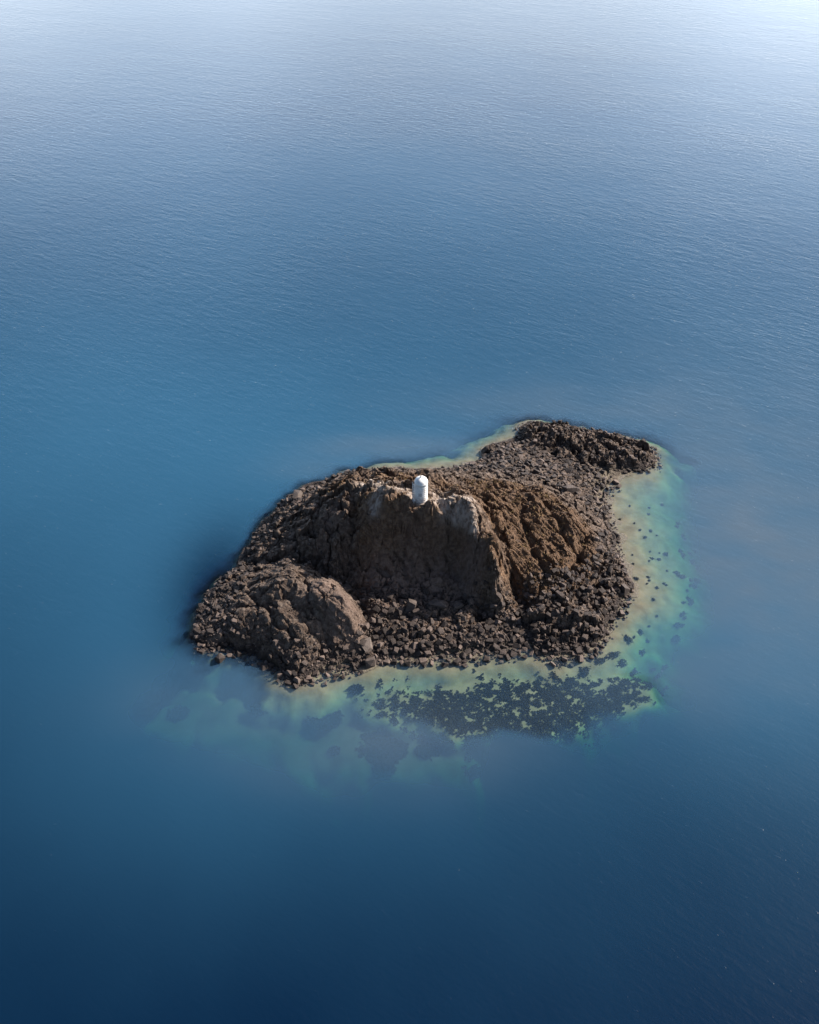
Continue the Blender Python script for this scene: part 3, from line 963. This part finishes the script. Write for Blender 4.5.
def lathe(name, prof, mat, seg=48, grime=None, parent=None, smooth=True):
    vs, fs = [], []
    for (r, z) in prof:
        for k in range(seg):
            a = 2 * math.pi * k / seg
            vs.append((r * math.cos(a), r * math.sin(a), z))
    for i in range(len(prof) - 1):
        for k in range(seg):
            k2 = (k + 1) % seg
            fs.append((i * seg + k, i * seg + k2, (i + 1) * seg + k2, (i + 1) * seg + k))
    g = [0.0] * len(vs) if grime is None else [grime(v[2]) for v in vs]
    me = mesh_from(name, vs, fs, mat, smooth, {'grime': g})
    return link(bpy.data.objects.new(name, me), parent)


def boxes(name, L, mat, parent):
    bm = bmesh.new()
    for (c, s) in L:
        r = bmesh.ops.create_cube(bm, size=1)
        for v in r['verts']:
            v.co = Vector((v.co.x * s[0] + c[0], v.co.y * s[1] + c[1], v.co.z * s[2] + c[2]))
    me = bpy.data.meshes.new(name)
    bm.to_mesh(me)
    bm.free()
    me.materials.append(mat)
    return link(bpy.data.objects.new(name, me), parent)


TU, TV, TZ = 421, 499, 13.0
tx, ty = at(TU, TV, TZ)
tz = float(np.mean(samp(GZ, tx + np.array([-1, 1, 0, 0, 0]) * .7, ty + np.array([0, 0, -1, 1, 0]) * .7)))
tow = link(bpy.data.objects.new('beacon_tower', None))
tow.empty_display_size = .5
tow.location = (tx, ty, tz - .1)
tag(tow, 'small white round beacon tower with domed top standing on the knoll', 'beacon')
RT, HT = .92, 3.4
prof = [(RT, .3)]
for k in range(1, 9):
    z = .3 + (HT - .3) * k / 9
    prof += [(RT, z - .03), (RT - .025, z - .012), (RT - .025, z + .012), (RT, z + .03)]
prof += [(RT, HT)]
lathe('tower_body', prof, M_TOWER, grime=lambda z: max(0, 1 - (z - .3) / 1.3), parent=tow)
lathe('plinth', [(RT + .22, -1.2), (RT + .22, .24), (RT + .16, .3), (RT - .05, .3)], M_PLINTH, grime=lambda z: 1, parent=tow, smooth=False)
dp = [(RT - .02, HT), (RT + .02, HT + .004), (RT + .02, HT + .1), (RT - .02, HT + .12)] + [((RT - .02) * math.cos(a), HT + .12 + .72 * math.sin(a)) for a in np.linspace(.08, 1.5, 10)] + [(.001, HT + .84)]
dome = lathe('dome', dp, M_TOWER, parent=tow)
lathe('vent_cap', [(.09, HT + .8), (.09, HT + .96), (.15, HT + .97), (.15, HT + 1.02), (.001, HT + 1.08)], M_METAL, 16, parent=dome)
ang = R(205)
ox, oy = math.cos(ang), math.sin(ang)
r_ = RT + .28
lo_ = boxes('ladder', [((-.22, 0, 1.8), (.07, .06, 3.6)), ((.22, 0, 1.8), (.07, .06, 3.6))] + [((0, 0, .3 + .3 * k), (.38, .04, .04)) for k in range(11)] +
      [((s * .22, .14, z), (.05, .28, .04)) for s in (-1, 1) for z in (.6, 1.9, 3.2)], M_TOWER, tow)
lo_.location = (r_ * ox, r_ * oy, 0)
lo_.rotation_euler = (0, 0, ang + R(90))
hatch = boxes('hatch', [((0, 0, 3.0), (.5, .06, .55)), ((0, -.04, 3.0), (.38, .03, .42))], M_HATCH, tow)
a2 = R(262)
hatch.location = ((RT + .0) * math.cos(a2), (RT + .0) * math.sin(a2), -1.2)
hatch.rotation_euler = (0, 0, a2 + R(90))

# ------------------------------------------------------------------ light, sky and air
SUN_EL, SUN_AZ = 34.0, 23.0        # elevation; degrees to the far side of due right
sd_ = Vector((math.cos(R(SUN_AZ)) * math.cos(R(SUN_EL)), math.sin(R(SUN_AZ)) * math.cos(R(SUN_EL)), math.sin(R(SUN_EL))))
sun = bpy.data.lights.new('sun', 'SUN')
sun.energy, sun.angle, sun.color = 5.0, R(.53), (1.0, .90, .78)
so = link(bpy.data.objects.new('sun', sun))
so.rotation_euler = sd_.to_track_quat('Z', 'Y').to_euler()
VEIL_GAIN, VEIL_TOP = 29.0, .76
w = bpy.data.worlds.new('World')
scene.world = w
w.use_nodes = True
nt = w.node_tree
nt.nodes.clear()
sky = nt.nodes.new('ShaderNodeTexSky')
sky.sky_type = 'NISHITA'
sky.sun_disc = False
sky.sun_elevation = R(SUN_EL)
sky.sun_rotation = math.atan2(sd_.x, sd_.y)
sky.air_density, sky.dust_density, sky.ozone_density = 1.0, 2.0, 2.0
bg = nt.nodes.new('ShaderNodeBackground')
bg.inputs['Strength'].default_value = .062
ow = nt.nodes.new('ShaderNodeOutputWorld')


def wn(op, a, b=None):
    nd = nt.nodes.new('ShaderNodeMath')
    nd.operation = op
    for i, v in enumerate((a, b)):
        if isinstance(v, bpy.types.NodeSocket):
            nt.links.new(v, nd.inputs[i])
        elif v is not None:
            nd.inputs[i].default_value = v
    return nd.outputs[0]


def wr(f, a, b):
    nd = nt.nodes.new('ShaderNodeMapRange')
    nd.interpolation_type = 'SMOOTHSTEP'
    nt.links.new(f, nd.inputs[0])
    nd.inputs[1].default_value, nd.inputs[2].default_value = a, b
    return nd.outputs[0]


# bright veil added low in the sky, sun's side, to lighten the far water
tc = nt.nodes.new('ShaderNodeTexCoord')
sx = nt.nodes.new('ShaderNodeSeparateXYZ')
nt.links.new(tc.outputs['Generated'], sx.inputs[0])
side = nt.nodes.new('ShaderNodeVectorMath')
side.operation = 'DOT_PRODUCT'
nt.links.new(tc.outputs['Generated'], side.inputs[0])
side.inputs[1].default_value = (.42, .90, 0)
cn = nt.nodes.new('ShaderNodeTexNoise')
cn.inputs['Scale'].default_value = 2.2
cn.inputs['Detail'].default_value = 5
nt.links.new(tc.outputs['Generated'], cn.inputs['Vector'])
low = wr(sx.outputs['Z'], VEIL_TOP, .08)
veil = wn('MULTIPLY', wn('MULTIPLY', low, wr(side.outputs['Value'], -.2, .95)), wn('ADD', .6, wn('MULTIPLY', wr(cn.outputs['Fac'], .3, .7), .5)))
addc = nt.nodes.new('ShaderNodeMix')
addc.data_type = 'RGBA'
addc.blend_type = 'ADD'
addc.clamp_factor = False
nt.links.new(wn('MULTIPLY', veil, VEIL_GAIN), addc.inputs[0])
nt.links.new(sky.outputs[0], addc.inputs[6])
hue = nt.nodes.new('ShaderNodeMix')
hue.data_type = 'RGBA'
nt.links.new(wr(sx.outputs['Z'], .12, .48), hue.inputs[0])
hue.inputs[6].default_value = (.86, .92, .97, 1)
hue.inputs[7].default_value = (.42, .80, 1.32, 1)
nt.links.new(hue.outputs[2], addc.inputs[7])
nt.links.new(addc.outputs[2], bg.inputs[0])
nt.links.new(bg.outputs[0], ow.inputs[0])

# ------------------------------------------------------------------ picture
scene.render.engine = 'CYCLES'
cy = scene.cycles
cy.use_denoising = True
cy.denoiser = 'OPENIMAGEDENOISE'
cy.max_bounces = 6
cy.diffuse_bounces = 2
cy.glossy_bounces = 2
cy.transmission_bounces = 2
cy.transparent_max_bounces = 8
cy.volume_bounces = 0
cy.caustics_reflective = False
cy.caustics_refractive = False
vs_ = scene.view_settings
vs_.view_transform = 'Standard'
vs_.look = 'None'
vs_.exposure = 1.15
vs_.gamma = 1.0
vs_.use_curve_mapping = False
